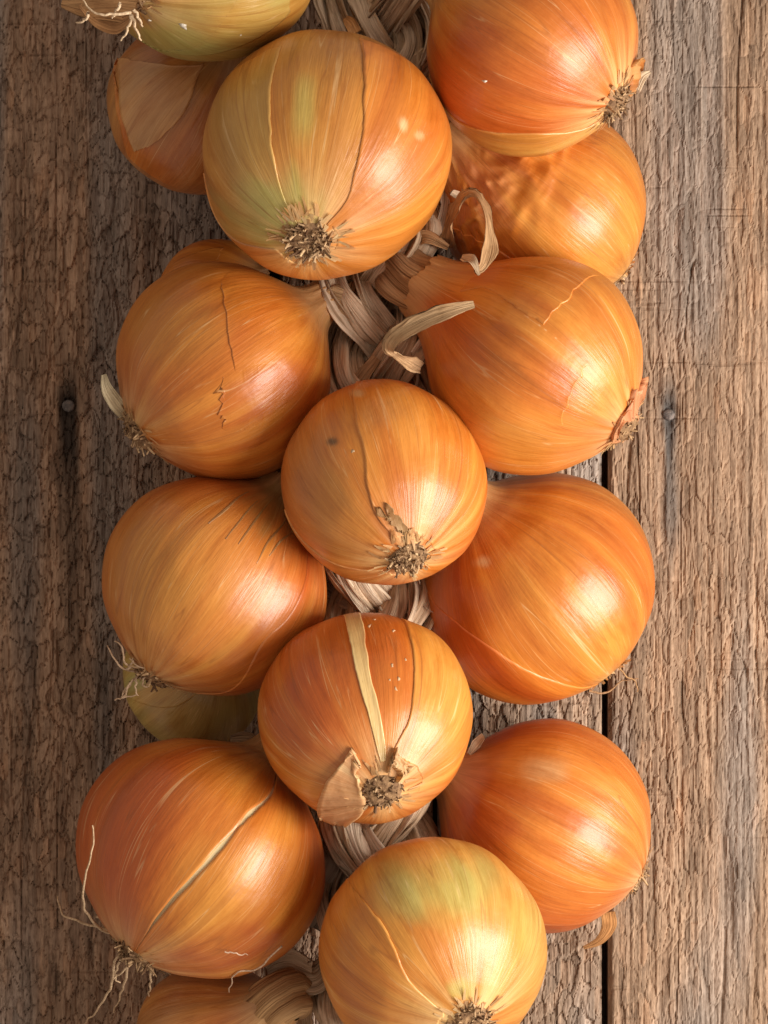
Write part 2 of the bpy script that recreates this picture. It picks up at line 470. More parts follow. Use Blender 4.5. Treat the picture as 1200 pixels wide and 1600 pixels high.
class Onion:
    def __init__(s, key, cx, cy, R, root, z, label, seed, prof=PROFILE, hs=1.0, lobes=.017, wr=0.0,
                 red=.6, gold=.5, olive=.0, base=ORANGE, rootpale=.6, pale_bulb=False, group='onions plaited into the braid', roll=0.0):
        s.seed = seed; s.wr = wr; s.lobes = lobes
        s.c = W(cx, cy, z); s.k = S0 * (1 - z / CAM_H); s.R = R * s.k
        r = np.array([root[0], -root[1], root[2]], float); r /= np.linalg.norm(r)
        s.q = Vector((0, 0, -1)).rotation_difference(Vector(r)) @ Quaternion((0, 0, 1), roll)
        s.M = np.array(s.q.to_matrix())
        P = np.array(prof, float); P[:, 1] *= hs
        s.prof = spline(P, 400)
        s.style = dict(red=red, gold=gold, olive=olive, base=base, rootpale=rootpale)
        s.rng = np.random.RandomState(seed)
        s.ph = s.rng.rand(6) * 6.28
        s.e = bpy.data.objects.new('onion', None); COL.objects.link(s.e)
        s.e.location = (s.c[0], s.c[1], s.c[2] - s.R); s.e['label'] = label; s.e['category'] = 'onion'; s.e['group'] = group
        s.e.empty_display_size = .01
        s.paints = []
        nu, nv = 232, 120
        lon = np.linspace(0, 2 * np.pi, nu, endpoint=False); v = np.linspace(0, 1, nv)
        s.LON, s.VV = np.meshgrid(lon, v, indexing='ij')
        s.P = s.S(s.LON, s.VV); s.px = to_px(s.world(s.P))
        N = nrm(np.cross(np.gradient(s.P, axis=0), np.gradient(s.P, axis=1)))
        # outward
        out = np.sum(N * s.P, -1).mean(); N = N * np.sign(out)
        s.front = (N @ s.M.T)[..., 2] > .03
        s.pale_bulb = pale_bulb
    def world(s, P): return P @ s.M.T + s.c
    def local(s, Wp): return (np.asarray(Wp) - s.c) @ s.M
    def S(s, lon, v, off=0.0):
        """surface point in the onion's own frame: -Z is the root, +Z the neck"""
        lon = np.asarray(lon, float); v = np.clip(np.asarray(v, float), 0, 1)
        t = np.linspace(0, 1, len(s.prof))
        r = np.interp(v, t, s.prof[:, 0]); z = np.interp(v, t, s.prof[:, 1])
        m = 1 + s.lobes * (np.cos(2 * lon + s.ph[0]) * 1.3 + .8 * np.cos(3 * lon + s.ph[1]) + .35 * np.cos(7 * lon + s.ph[2] + 2 * v) + .3 * np.cos(11 * lon + s.ph[3] - v))
        # meridian ribs
        lc = lon / (2 * np.pi)
        m = m + .0035 * (vn(lc * 46, v * 2.0, s.seed, 46) - .5) * np.sin(np.pi * v) + .009 * (vn(lc * 5, v * 4, s.seed + 1, 5) - .5)
        if s.wr:
            a = np.exp(-((v - .79) / .15) ** 2) * s.wr
            n1 = np.abs(vn(lc * 20 + 2.5 * vn(lc * 6, v * 7, s.seed + 4, 6), v * 10, s.seed + 2, 23) - .5)
            n2 = np.abs(vn(lc * 44, v * 22 + 3 * vn(lc * 8, v * 6, s.seed + 5, 8), s.seed + 3, 44) - .5)
            n3 = np.abs(vn(lc * 30 + 9 * vn(lc * 9, v * 5, s.seed + 14, 9), v * 30, s.seed + 12, 39) - .5)
            m = m + a * (.27 * (.25 - n1) + .13 * (.25 - n2) + .05 * (.25 - n3))
        # gathered folds near the neck
        m = m + .05 * sstep(.80, 1., v) * (vn(lc * 18, v * 3, s.seed + 6, 18) - .5) * 2
        z = z + .10 * sstep(.90, 1., v) * (vn(lc * 14, 0 * lc, s.seed + 8, 14) - .5) + .05 * sstep(.94, 1., v) * (vn(lc * 45, 0 * lc, s.seed + 9, 45) - .5)
        rr = s.R * r * m + off * (.25 + .75 * np.sin(np.pi * np.clip(v, 0, 1)) ** .6)
        return np.stack([rr * np.cos(lon), rr * np.sin(lon), s.R * z - off * np.cos(np.pi * v) * .6], -1)
    def lonlat(s, pts):
        out = []
        for (x, y) in pts:
            d = np.hypot(s.px[..., 0] - x, s.px[..., 1] - y) + np.where(s.front, 0, 1e5)
            idx = np.argsort(d.ravel())[:5]
            w = 1 / (d.ravel()[idx] + .5)
            L0 = s.LON.ravel()[idx[0]]
            dl = (s.LON.ravel()[idx] - L0 + np.pi) % (2 * np.pi) - np.pi
            out.append((L0 + (dl * w).sum() / w.sum(), (s.VV.ravel()[idx] * w).sum() / w.sum()))
        out = np.array(out)
        out[:, 0] = np.unwrap(out[:, 0])
        return out
    def color(s, lon, v, P=None, style=None, sd=0):
        st = dict(s.style)
        if style: st.update(style)
        lc = lon / (2 * np.pi); sd = s.seed + 20 + sd
        a = vn(lc * 7, v * 2.2, sd, 7); b = vn(lc * 19, v * 1.6, sd + 1, 19); c = vn(lc * 52, v * 2.4, sd + 2, 52); d = vn(lc * 5, v * 3, sd + 3, 5)
        C = np.broadcast_to(st['base'], lon.shape + (3,)).copy()
        C = lerp(C, RED, np.clip(1.15 * st['red'] * sstep(.30, .75, .6 * a + .4 * b), 0, 1)[..., None])
        C = lerp(C, GOLD, (st['gold'] * sstep(.40, .8, .5 * (1 - a) + .5 * c))[..., None])
        C = lerp(C, OLIVE, (np.clip(st['olive'] * sstep(.25, .65, .55 * d + .45 * b), 0, 1))[..., None])
        C = C * (.85 + .30 * c)[..., None]
        C = lerp(C, C * np.array((1.08, 1.35, 1.5)), (sstep(.62, .9, .5 * vn(lc * 30, v * 1.3, sd + 7, 30) + .5 * b) * .8)[..., None])
        rp = np.exp(-(v / .15) ** 2) * st['rootpale'] * sstep(.2, .7, c * .6 + b * .5)
        C = lerp(C, PALE, np.clip(rp, 0, 1)[..., None])
        C = lerp(C, TAN, (sstep(.80, .97, v) * .8)[..., None])
        if P is not None:
            Q = to_px(s.world(P))
            for (x, y, rx, ry, col, amt) in s.paints:
                ang = 0
                dx = (Q[..., 0] - x) / rx; dy = (Q[..., 1] - y) / ry
                wob = .35 * (vn(lc * 30, v * 14, sd + 5, 30) - .5) + .5 * (c - .5)
                f = sstep(1.15, .35, np.sqrt(dx * dx + dy * dy) + wob)
                # pigment lies on the side of the bulb that faces the viewer
                wz = (P @ s.M.T)[..., 2]
                f = f * (wz > -.2 * s.R)
                C = lerp(C, col, (f * amt)[..., None])
        return C
    def place(s, name, V, F, C, U, mat, parent=None):
        if parent is None:
            return mk(name, V, F, C, U, mat, s.e, (0, 0, s.R), s.q)
        return mk(name, V, F, C, U, mat, parent)
    def grain(s, lon, v, k=0.0): return np.stack([np.cos(lon), np.sin(lon), v * 3.0 + s.seed * 1.37 + k], -1)
    def build_bulb(s):
        C = s.color(s.LON, s.VV, s.P) if not s.pale_bulb else lerp(CREAM, OLIVE, (.5 * vn(s.LON / 6.2832 * 30, s.VV * 9, s.seed, 30))[..., None])
        nu, nv = s.LON.shape
        s.place('bulb', s.P.reshape(-1, 3), grid_faces(nu, nv, True), C.reshape(-1, 3), s.grain(s.LON, s.VV).reshape(-1, 3), M_SKIN)
        return s
    def paint(s, *p): s.paints += list(p); return s
    def patch(s, L, R=None, side=None, span=60, off=.0004, curl=.0002, style=None, name='outer_skin', mat=None, tint=None, rag=.010, wrap=False, nu=None, nt=110, sd=0, ext=False, fo=None, fade=False):
        if fo is None: fo = 1.0 if mat else .40
        A = s.lonlat(L)
        if ext:
            lo = .015 if A[-1, 1] < A[0, 1] else .985
            A = np.concatenate([[[A[0, 0], 1 - lo]], A, [[A[-1, 0], lo]]])
        A = spline(A, nt)
        if R is not None:
            B = s.lonlat(R)
            if ext:
                lo = .015 if B[-1, 1] < B[0, 1] else .985
                B = np.concatenate([[[B[0, 0], 1 - lo]], B, [[B[-1, 0], lo]]])
            B = spline(B, nt)
            d = np.round((A[nt // 2, 0] - B[nt // 2, 0]) / (2 * np.pi)) * 2 * np.pi
            B[:, 0] += d
            if wrap:
                sg = np.sign(B[nt // 2, 0] - A[nt // 2, 0])
                B[:, 0] -= sg * 2 * np.pi
        else:
            mid = A[nt // 2]
            q1 = to_px(s.world(s.S(mid[0] + .12, mid[1]))); q2 = to_px(s.world(s.S(mid[0] - .12, mid[1])))
            sg = 1 if np.hypot(*(q1 - side)) < np.hypot(*(q2 - side)) else -1
            B = A.copy(); B[:, 0] += sg * math.radians(span)
        width = np.abs(B[:, 0] - A[:, 0]).mean()
        if nu is None: nu = int(np.clip(width / (2 * np.pi) * 232, 12, 232))
        tt = np.linspace(0, 1, nt); uu = np.linspace(0, 1, nu)
        U_, T_ = np.meshgrid(uu, tt, indexing='ij')
        lonA = A[:, 0] + rag * (vn(tt * 14, 0 * tt, s.seed + 60 + sd) - .5) * 1.6 + rag * .6 * (vn(tt * 45, 0 * tt, s.seed + 61 + sd) - .5)
        lonB = B[:, 0] + rag * (vn(tt * 14, 0 * tt, s.seed + 62 + sd) - .5) * 1.6
        lon = lonA[None] * (1 - U_) + lonB[None] * U_
        v = A[None, :, 1] * (1 - U_) + B[None, :, 1] * U_
        endr = rag * 1.2 * (vn(uu * 9, 0 * uu + 3, s.seed + 63 + sd) - .5) + rag * .5 * (vn(uu * 28, 0 * uu + 5, s.seed + 64) - .5)
        v = np.clip(v + endr[:, None] * (np.abs(T_ - .5) * 2) ** 6, .004, .995)
        ee = np.minimum(np.minimum(U_ * width, (1 - U_) * width) * s.R, np.minimum(T_, 1 - T_) * s.R * 2.2)
        off, curl = off * fo, curl * fo
        o = off + curl * np.exp(-ee / .0016) * (.5 + vn(T_ * 9, U_ * 9, s.seed + 65))
        soft = np.ones_like(U_)
        if R is None: soft = 1 - sstep(.45, .98, U_)
        if fade: soft = sstep(0., .55, T_) * sstep(0, .22, U_) * sstep(0, .22, 1 - U_)
        o = .00004 + o * soft
        P = s.S(lon, v, o)
        C = s.color(lon, v, P, style, sd)
        if R is None or fade: C = lerp(s.color(lon, v, P), C, soft[..., None])
        if tint is not None: C = C * np.asarray(tint)
        edge = (np.exp(-ee / .0004) * soft)[..., None]
        C = lerp(C, np.clip(C * 1.15 + np.array((.08, .06, .03)), 0, 1), edge * .8)
        G = s.grain(lon, v, 0.0 if (R is None or fade or wrap) else 40.0 + sd)
        # torn rim goes down to the layer below
        def pad(X): 
            X = np.concatenate([X[:1], X, X[-1:]], 0); return np.concatenate([X[:, :1], X, X[:, -1:]], 1)
        lonp, vp = pad(lon), pad(v); Pp = pad(P); Cp = pad(C); Gp = pad(G)
        rim = np.zeros(lonp.shape, bool); rim[0] = rim[-1] = True; rim[:, 0] = rim[:, -1] = True
        sp = pad(soft); ease = rim & (sp < .15)
        lx, vx = lonp.copy(), vp.copy()
        lx[0] = 2 * lonp[1] - lonp[2]; lx[-1] = 2 * lonp[-2] - lonp[-3]
        vx[:, 0] = 2 * vp[:, 1] - vp[:, 2]; vx[:, -1] = 2 * vp[:, -2] - vp[:, -3]
        low = s.S(lonp, vp, -.00025); Pp[rim] = low[rim]
        flush = s.S(lx, vx, -.00005); Pp[ease] = flush[ease]
        n0, n1 = lonp.shape
        o_ = s.place(name, Pp.reshape(-1, 3), grid_faces(n0, n1), Cp.reshape(-1, 3), Gp.reshape(-1, 3), mat or M_SKIN)
        return s
    def root(s, size=.17, n=150, length=.0022, fray=60, dark=.3, tall=1.0):
        """root plate with the stubs of the cut roots and the frayed skin around it"""
        rng = s.rng; R = s.R; rr = size * R
        z0 = s.prof[0, 1] * R
        # plate
        nu, nv = 40, 10
        ph = np.linspace(0, 2 * np.pi, nu, endpoint=False); q = np.linspace(0, 1, nv)
        PH, Q = np.meshgrid(ph, q, indexing='ij')
        rad = rr * (1.05 * Q + .003) * (1 + .12 * (vn(PH / 6.2832 * 9, Q, s.seed + 40, 9) - .5))
        zz = z0 - .0016 * tall * np.sqrt(np.clip(1 - Q ** 3, 0, 1)) + .0012 * Q ** 6 - .0008 * (vn(PH / 6.2832 * 14, Q * 5, s.seed + 41, 14) - .5)
        V = np.stack([rad * np.cos(PH), rad * np.sin(PH), zz], -1).reshape(-1, 3)
        C = lerp((.16, .085, .045), (.40, .24, .12), vn(PH / 6.2832 * 20, Q * 6, s.seed + 42, 20)[..., None]).reshape(-1, 3)
        plate = s.place('root_plate', V, grid_faces(nu, nv, True), C, V * 0, M_ROOT)
        parts = []
        for i in range(int(n * 1.5)):
            a = rng.rand() * 6.283; d = rr * math.sqrt(rng.rand()) * .95
            p = np.array([d * math.cos(a), d * math.sin(a), z0 - .0012 * tall * (1 - (d / rr) ** 2) + .0004])
            dirv = np.array([math.cos(a) * d / rr * .35, math.sin(a) * d / rr * .35, -.5 * tall]) + rng.randn(3) * np.array((1.1, 1.1, .3))
            dirv /= np.linalg.norm(dirv)
            ln = length * (.25 + .45 * rng.rand())
            b = rng.randn(3) * 1.1
            pts = np.stack([p + dirv * ln * f + b * ln * f * f * .7 for f in (0, .35, .7, 1)])
            w = .00026 + .00030 * rng.rand()
            tone = lerp((.14, .070, .035), (.70, .47, .26), rng.rand() ** (.9 + dark))
            parts.append(sweep(pts, [w, w * 1.15, w * 1.05, w * .8], [w, w, w * .9, w * .6], 5, 0, (.3, .2, .9), .15, int(rng.randint(200)), 3, tone))
        V, F, C, U = cat(parts)
        st = s.place('root_stubs', V, F, C, U, M_ROOT, plate); st['kind'] = 'stuff'
        # frayed collar
        parts = []
        for i in range(fray):
            lon = rng.rand() * 6.283
            v0 = .012 + .02 * rng.rand() + size * .27
            w = .02 + .06 * rng.rand() ** 1.5; le = .015 + .04 * rng.rand()
            nu, nt = 5, 7
            U_, T_ = np.meshgrid(np.linspace(-1, 1, nu), np.linspace(0, 1, nt), indexing='ij')
            taper = 1 - (.35 + .6 * rng.rand()) * T_ ** 1.3
            fan = v0 * 2.2
            lonp = lon + U_ * w / max(fan, .12) * .20 * taper + .1 * rng.randn() * T_
            inward = rng.rand() < .45
            vp = v0 + (T_ * le if not inward else -T_ * le * .75)
            lift = .0002 + (T_ ** 1.6) * (.0002 + .0013 * rng.rand())
            P = s.S(lonp, vp, 0)
            P = P + nrm(np.stack([np.cos(lonp) * .35, np.sin(lonp) * .35, -np.ones_like(lonp)], -1)) * lift[..., None]
            tone = lerp(lerp(TAN, PALE, rng.rand()), ORANGE, .35 * rng.rand()) * (.75 + .4 * rng.rand())
            parts.append((P.reshape(-1, 3), grid_faces(nu, nt), np.tile(tone, (nu * nt, 1)), s.grain(lonp, vp).reshape(-1, 3)))
        V, F, C, U = cat(parts)
        c = s.place('skin_collar', V, F, C, U, M_FLAP); c['kind'] = 'stuff'
        return s
    def rootlet(s, pts, w=.00042, tone=(.60, .42, .26), name='rootlet'):
        """pts: (px, py, z)"""
        Wp = np.array([W(*p) for p in pts]); n = max(14, len(pts) * 7)
        Q = spline(Wp, n)
        Q += (np.stack([vn(np.arange(n) * .4, 0 * np.arange(n) + k, s.seed + 80 + len(pts)) for k in range(3)], -1) - .5) * .0007
        f = np.linspace(0, 1, n)
        V, F, C, U = sweep(Q, w * (1.15 - .65 * f), w * (1.15 - .65 * f), 7, 0, (.2, .1, 1), .25, s.seed, 4, lerp(np.array(tone), np.array(tone) * 1.15, f[:, None]))
        s.place(name, s.local(V), F, C, U, M_ROOT)
        return s
    def neck(s, to, w=(.26, .17), mid=None, tone=(TAN, (.46, .34, .23)), flat=.7):
        """dry neck from the bulb into the braid"""
        a = s.world(s.S(np.array([0., np.pi / 2, np.pi, 3 * np.pi / 2]), np.full(4, .86))).mean(0)
        b = s.world(s.S(np.array([0., np.pi / 2, np.pi, 3 * np.pi / 2]), np.full(4, 1.))).mean(0)
        pts = [a, b + (b - a) * .2] + ([W(*mid)] if mid else []) + [W(*to)]
        Q = spline(np.array(pts), 40); f = np.linspace(0, 1, 40)
        rend = s.prof[-1, 0] * .98
        wa = s.R * np.interp(f, (0, .25, .5, 1), (rend * 1.05, rend * .97, max(rend * .8, w[1] * .8), w[1]))
        V, F, C, U = sweep(Q, wa, wa * (.97 + (flat - .97) * sstep(.15, .7, f)), 40, .8, (0, 0, 1), .28, s.seed + 5, 13, lerp(np.array(tone[0]), np.array(tone[1]), sstep(.1, .7, f)[:, None]))
        s.place('neck', s.local(V), F, C, U, M_STRAW)
        return s
    def flap(s, pts, w, tone, name='skin_flap', twist=0.0, flat=.06, curl=.25, ns=14, ref=(0, 0, 1), ridge=.12):
        Q = spline(np.array([W(*p) for p in pts]), 30); f = np.linspace(0, 1, 30)
        ww = np.interp(f, np.linspace(0, 1, len(w)), w) * s.k
        V, F, C, U = sweep(Q, ww, np.maximum(ww * flat, .00018), ns, twist, ref, ridge, s.seed + 9, 6, tone, curl)
        s.place(name, s.local(V), F, C, U, M_STRAW)
        return s
    def flecks(s, pts, tone=(.85, .78, .66)):
        for (x, y, r) in pts:
            (lo, v), = s.lonlat([(x, y)])
            ph = np.linspace(0, 6.2832, 7, endpoint=False)
            rr = r * s.k * (.35 + .9 * s.rng.rand(7)) * (1 + .8 * np.cos(ph - s.rng.rand() * 6) ** 2) * .8
            c = s.S(lo, v, .00005); ax = nrm(s.S(lo + .02, v) - s.S(lo, v)); ay = nrm(s.S(lo, v + .01) - s.S(lo, v)); nn = nrm(np.cross(ax, ay)); nn = nn * np.sign(nn @ c)
            ring = c + (np.cos(ph) * rr)[:, None] * ax + (np.sin(ph) * rr)[:, None] * ay
            ring2 = ring - nn * .0007
            V = np.concatenate([[c + nn * .00015], ring, ring2])
            F = [(0, 1 + i, 1 + (i + 1) % 7, 0) for i in range(7)]
            F = [(0, 1 + i, 1 + (i + 1) % 7) for i in range(7)]
            F += [(1 + i, 8 + i, 1 + (i + 1) % 7) for i in range(7)] + [(8 + i, 8 + (i + 1) % 7, 1 + (i + 1) % 7) for i in range(7)]
            s.place('skin_fleck', V, np.array(F), np.tile(tone, (len(V), 1)), V * 0, M_ROOT)
        return s

# --- back row, lying on the boards
B = Onion('B', 300, 172, 138, (-.45, .62, -.6), .032, 'dull brown onion with a torn skin, half hidden under the top left onion', 102, red=.3, gold=.3, base=BROWN * 1.12, roll=.4)
B.build_bulb()
B.patch([(183, 92), (181, 130), (188, 190), (202, 243)], side=(150, 170), span=55, off=.0007, curl=.0008, style=dict(base=ORANGE * .9))
B.patch([(190, 92), (189, 140), (196, 195), (213, 235)], [(320, 100), (296, 160), (262, 205), (233, 228)], off=.0009, curl=.0009, style=dict(base=TAN * .6 + BROWN * .55, gold=.2, red=.2), sd=4)

E = Onion('E', 858, 331, 165, (.74, .60, -.32), .037, 'orange onion with a wrinkled neck, wedged under the top right onion', 105, prof=NECKY, wr=1.0, red=.3, gold=.55, base=ORANGE, hs=1.0)
E.paint((955, 395, 45, 60, GOLD * .85, .6), (760, 290, 60, 70, PINK, .5))
E.build_bulb().root(.15, 80).neck((600, 150, .036), (.30, .20), mid=(660, 190, .036))
E.patch([(700, 345), (770, 385), (850, 440), (880, 470)], side=(760, 430), span=50, off=.0003, curl=.0002, style=dict(red=.5))

G = Onion('G', 345, 480, 106, (-.7, .35, -.6), .024, 'small orange onion peeping out behind the upper left onion', 107, red=.4, gold=.4)
G.build_bulb().patch([(262, 420), (300, 398), (350, 388)], side=(320, 440), span=70, style=dict(base=ORANGE * .85))

L = Onion('L', 300, 1062, 112, (-.45, .35, -.8), .025, 'small olive tan onion in shade at the left, under the rooted onion', 112, red=0., gold=.3, olive=.5, base=np.array((.44, .28, .08)))
L.build_bulb().patch([(205, 1090), (250, 1105), (285, 1100), (320, 1070)], side=(260, 1060), span=60, off=.0003)

Qn = Onion('Q', 330, 1640, 132, (-.6, .5, -.6), .030, 'shaded orange brown onion cut off at the bottom left edge', 117, red=.4, gold=.35, base=BROWN * 1.3, prof=NECKY)
Qn.build_bulb().neck((590, 1500, .03), (.34, .18), mid=(480, 1545, .036))

O_ = Onion('O', 859, 1294, 172, (.87, .48, -.06), .040, 'red orange onion at the lower right, above the loose skin curl', 115, red=.75, gold=.35, base=ORANGE * np.array((1, .95, 1)), hs=1.02)
O_.paint((845, 1200, 50, 26, TAN * 1.15, .55), (760, 1300, 60, 80, RED * 1.1, .55), (735, 1205, 30, 50, PINK * 1.1, .6))
O_.build_bulb().root(.16, 110).neck((655, 1190, .03), (.30, .2))
O_.flap([(950, 1425, .016), (951, 1448, .010), (936, 1470, .007), (912, 1481, .005)], (12, 13, 8, 3), (.56, .27, .10), twist=.3, curl=.08, ridge=.05)
O_.flap([(733, 1178, .05), (745, 1162, .052), (756, 1150, .055)], (4, 9, 6), (.66, .5, .34), twist=.5)

K = Onion('K', 847, 924, 186, (.60, .72, -.34), .044, 'plump smooth orange onion at the right, root end turned away', 111, red=.45, gold=.55, base=ORANGE * np.array((1, 1.08, 1)))
K.paint((752, 878, 15, 12, PALE * .9, .7), (720, 980, 60, 90, RED, .5))
K.build_bulb().root(.16, 90)
K.patch([(672, 925), (705, 965), (760, 1006), (830, 1050), (895, 1072), (935, 1070)], side=(720, 1090), span=50, off=.0003, style=dict(red=.9, gold=.2))
K.rootlet([(918, 1078, .012), (945, 1082, .008), (970, 1066, .006), (997, 1060, .006)], .0004, (.36, .2, .1))
K.rootlet([(962, 1020, .016), (966, 1040, .01), (980, 1058, .008), (992, 1064, .006), (996, 1080, .005)], .0004, (.42, .24, .11))

# --- left flank
H = Onion('H', 344, 586, 172, (-.80, .58, .16), .064, 'orange onion with a cracked glossy skin, root towards the left nail', 108, red=.5, gold=.5, hs=1.02)
H.paint((270, 520, 90, 70, GOLD * .9, .4), (470, 640, 45, 80, RED, .5))
H.build_bulb().root(.19, 120, tall=1.5, length=.003).neck((610, 405, .034), (.34, .20), mid=(545, 465, .056))
H.patch([(490, 452), (420, 428), (345, 438)], [(512, 600), (440, 592), (368, 584)], off=.0003, curl=.0002, style=dict(red=.65), rag=.008, fade=True)
H.patch([(450, 545), (400, 565), (338, 598)], [(440, 655), (400, 665), (350, 675)], fade=True, off=.0006, curl=.0003, style=dict(gold=.6), rag=.035, sd=5)
H.flap([(198, 650, .066), (182, 628, .070), (168, 605, .074), (163, 585, .074)], (9, 12, 11, 5), (.74, .63, .42), twist=.5)

J = Onion('J', 331, 923, 176, (-.56, .80, .10), .062, 'orange pink onion with curly dry roots at the left', 110, red=.45, gold=.5, base=ORANGE * np.array((1, 1.02, 1.4)), hs=1.02, lobes=.016)
J.paint((240, 900, 80, 120, GOLD * .8, .55), (400, 930, 70, 70, PINK, .55), (430, 790, 50, 50, OLIVE * .8, .35))
J.build_bulb().root(.16, 90, tall=1.3, length=.003)
for a, b in (((388, 768), (325, 818)), ((402, 782), (352, 842)), ((428, 775), (372, 850)), ((450, 800), (400, 880)), ((462, 820), (420, 868))):
    m_ = ((a[0] + b[0]) / 2 - 2, (a[1] + b[1]) / 2 - 1)
    J.patch([a, m_, b], [(a[0] + 1, a[1] + 1), (m_[0] + 2.6, m_[1] + 2.2), (b[0] + 1, b[1] + 1)], off=.00012, curl=0., style=dict(base=BROWN * .75, red=0, gold=0), nt=40, nu=4, rag=.002, name='dark_vein', sd=int(a[0]))
J.patch([(480, 860), (455, 955), (400, 1020), (310, 1083)], side=(480, 1000), span=60, off=.0003, style=dict(red=.8))
for pts in ([(222, 1050, .062), (195, 1045, .066), (178, 1028, .068), (168, 1010, .066)],
            [(220, 1048, .062), (196, 1035, .07), (190, 1010, .072), (180, 1003, .07)],
            [(225, 1055, .062), (205, 1065, .066), (195, 1085, .064), (180, 1095, .06)],
            [(215, 1050, .064), (212, 1070, .068), (215, 1088, .066)],
            [(240, 1062, .062), (232, 1045, .07), (215, 1040, .072), (203, 1030, .07)],
            [(250, 1068, .062), (240, 1058, .068), (226, 1060, .068), (222, 1072, .066), (232, 1074, .066)],
            [(200, 1046, .068), (208, 1032, .07), (213, 1018, .07)], [(204, 1066, .066), (190, 1090, .062), (214, 1086, .06)]):
    J.rootlet(pts, .00045, (.62, .44, .29))

N = Onion('N', 310, 1349, 195, (-.54, .76, .20), .066, 'large orange onion with a long pale split and trailing roots, lower left', 114, red=.75, gold=.6, pale_bulb=True, base=ORANGE, hs=.98)
N.paint((380, 1480, 120, 40, RED * .9, .6), (330, 1400, 60, 90, GOLD, .35))
N.build_bulb()
N.patch([(426, 1238), (387, 1279), (347, 1326), (302.5, 1374.5), (265.5, 1415), (234, 1453)], [(424, 1236), (384, 1274), (343, 1322), (298, 1370), (262, 1410), (233, 1452)],
        wrap=True, fo=.6, off=.0009, curl=.0003, ext=True, nt=150, rag=.014)
N.root(.19, 120, tall=1.3, length=.004)
for pts in ([(215, 1468, .066), (160, 1452, .070), (132, 1420, .082), (132, 1380, .092), (144, 1330, .100), (144, 1290, .102)],
            [(170, 1455, .066), (130, 1442, .062), (98, 1430, .056), (90, 1400, .05)],
            [(200, 1480, .066), (180, 1500, .064), (176, 1535, .05), (150, 1580, .03), (130, 1600, .015)],
            [(205, 1482, .066), (198, 1520, .06), (190, 1550, .04), (178, 1582, .02)],
            [(215, 1488, .066), (232, 1505, .064), (235, 1530, .056), (233, 1556, .04)],
            [(195, 1478, .068), (185, 1505, .066), (180, 1530, .06), (188, 1535, .058)],
            [(212, 1490, .068), (200, 1510, .066), (178, 1530, .062)], [(180, 1476, .066), (205, 1474, .07), (230, 1482, .07)],
            [(150, 1434, .068), (180, 1440, .07), (205, 1455, .07), (235, 1478, .07)], [(190, 1462, .07), (214, 1470, .073), (240, 1495, .068)]):
    N.rootlet(pts, .00044, (.60, .43, .27))
N.rootlet([(440, 1480, .091), (400, 1514, .083), (368, 1522, .082), (358, 1550, .066)], .00032, (.66, .48, .34))
N.rootlet([(350, 1488, .0975), (370, 1490, .097), (388, 1492, .0955)], .0003, (.7, .5, .36))
N.flap([(400, 1185, .05), (385, 1165, .052), (360, 1158, .05)], (20, 24, 10), (.42, .27, .15), twist=.3)

# --- right flank, upper row
F_ = Onion('F', 848, 577, 177, (.80, .58, .20), .074, 'orange onion with a squarish skin tear beside the right nail', 106, red=.6, gold=.45, prof=NECKY, hs=.98)
F_.paint((700, 520, 60, 90, RED * 1.1, .45), (840, 690, 110, 50, GOLD, .45), (930, 610, 40, 60, GOLD * 1.1, .6), (660, 440, 40, 30, TAN, .5))
F_.build_bulb().root(.15, 110, tall=1.3).neck((575, 370, .036), (.40, .22), mid=(625, 415, .058))
F_.patch([(690, 440), (760, 462), (850, 515), (918, 566)], [(680, 600), (750, 640), (820, 665), (876, 664)], off=.0011, curl=.0008, rag=.012, style=dict(red=.5), fade=True)
F_.patch([(720, 455), (755, 450), (800, 475), (850, 510)], side=(850, 450), span=60, off=.0004, curl=.0003, sd=6, style=dict(red=.35))
F_.patch([(1004, 602), (1002, 625), (990, 650), (972, 682)], [(978, 632), (972, 645), (962, 665), (955, 690)], off=.0012, curl=.001, mat=M_FLAP, style=dict(base=(.70, .30, .14), red=0., gold=0., rootpale=.2), nt=40, rag=.04, name='skin_flap', sd=3)

D = Onion('D', 838, 77, 174, (.78, .57, .30), .082, 'shiny orange onion at the top right edge, tufted root', 104, red=.7, gold=.55, hs=1.0)
D.paint((720, 80, 60, 80, RED, .6))
D.build_bulb().root(.17, 140, tall=1.5, length=.003)
D.patch([(668, 115), (700, 175), (760, 205), (850, 208), (935, 190)], side=(800, 250), span=60, off=.0006, style=dict(base=ORANGE * np.array((.9, 1.15, 1.2)), olive=.15, red=.3, gold=.4, rootpale=.3))
D.patch([(1000, 100), (1003, 125), (995, 150)], [(985, 105), (985, 130), (975, 150)], off=.0016, curl=.0015, mat=M_FLAP, nt=40, name='skin_flap', sd=3)
D.flap([(995, 140, .085), (1003, 120, .085), (1015, 112, .083)], (6, 8, 3), (.76, .6, .42))
D.flecks([(757, 127, 4.5)])

# --- crown of the braid
A = Onion('A', 312, -74, 180, (-.62, .50, .62), .084, 'greenish onion cut off at the top edge, frayed root to the left', 101, red=.15, gold=.6, olive=.75, base=GOLD * .75, hs=1.0)
A.paint((250, 70, 90, 40, GREEN * .85, .6), (400, 40, 90, 50, GOLD, .4))
A.build_bulb().root(.14, 80, length=.003)
A.patch([(215, 60), (290, 85), (380, 70), (450, 20)], side=(330, 110), span=45, off=.0003, style=dict(olive=1.0, base=OLIVE))
A.flecks([(287, 41, 7), (376, 55, 5), (232, 32, 4)])
A.flap([(212, 14, .112), (175, 10, .108), (130, 12, .102), (96, 6, .098)], (26, 24, 19, 7), (.58, .32, .14), twist=.25, curl=-.3)
A.flap([(208, 25, .113), (180, 40, .106), (150, 30, .103), (125, 8, .102)], (5, 16, 14, 5), (.50, .26, .11), twist=-.4)
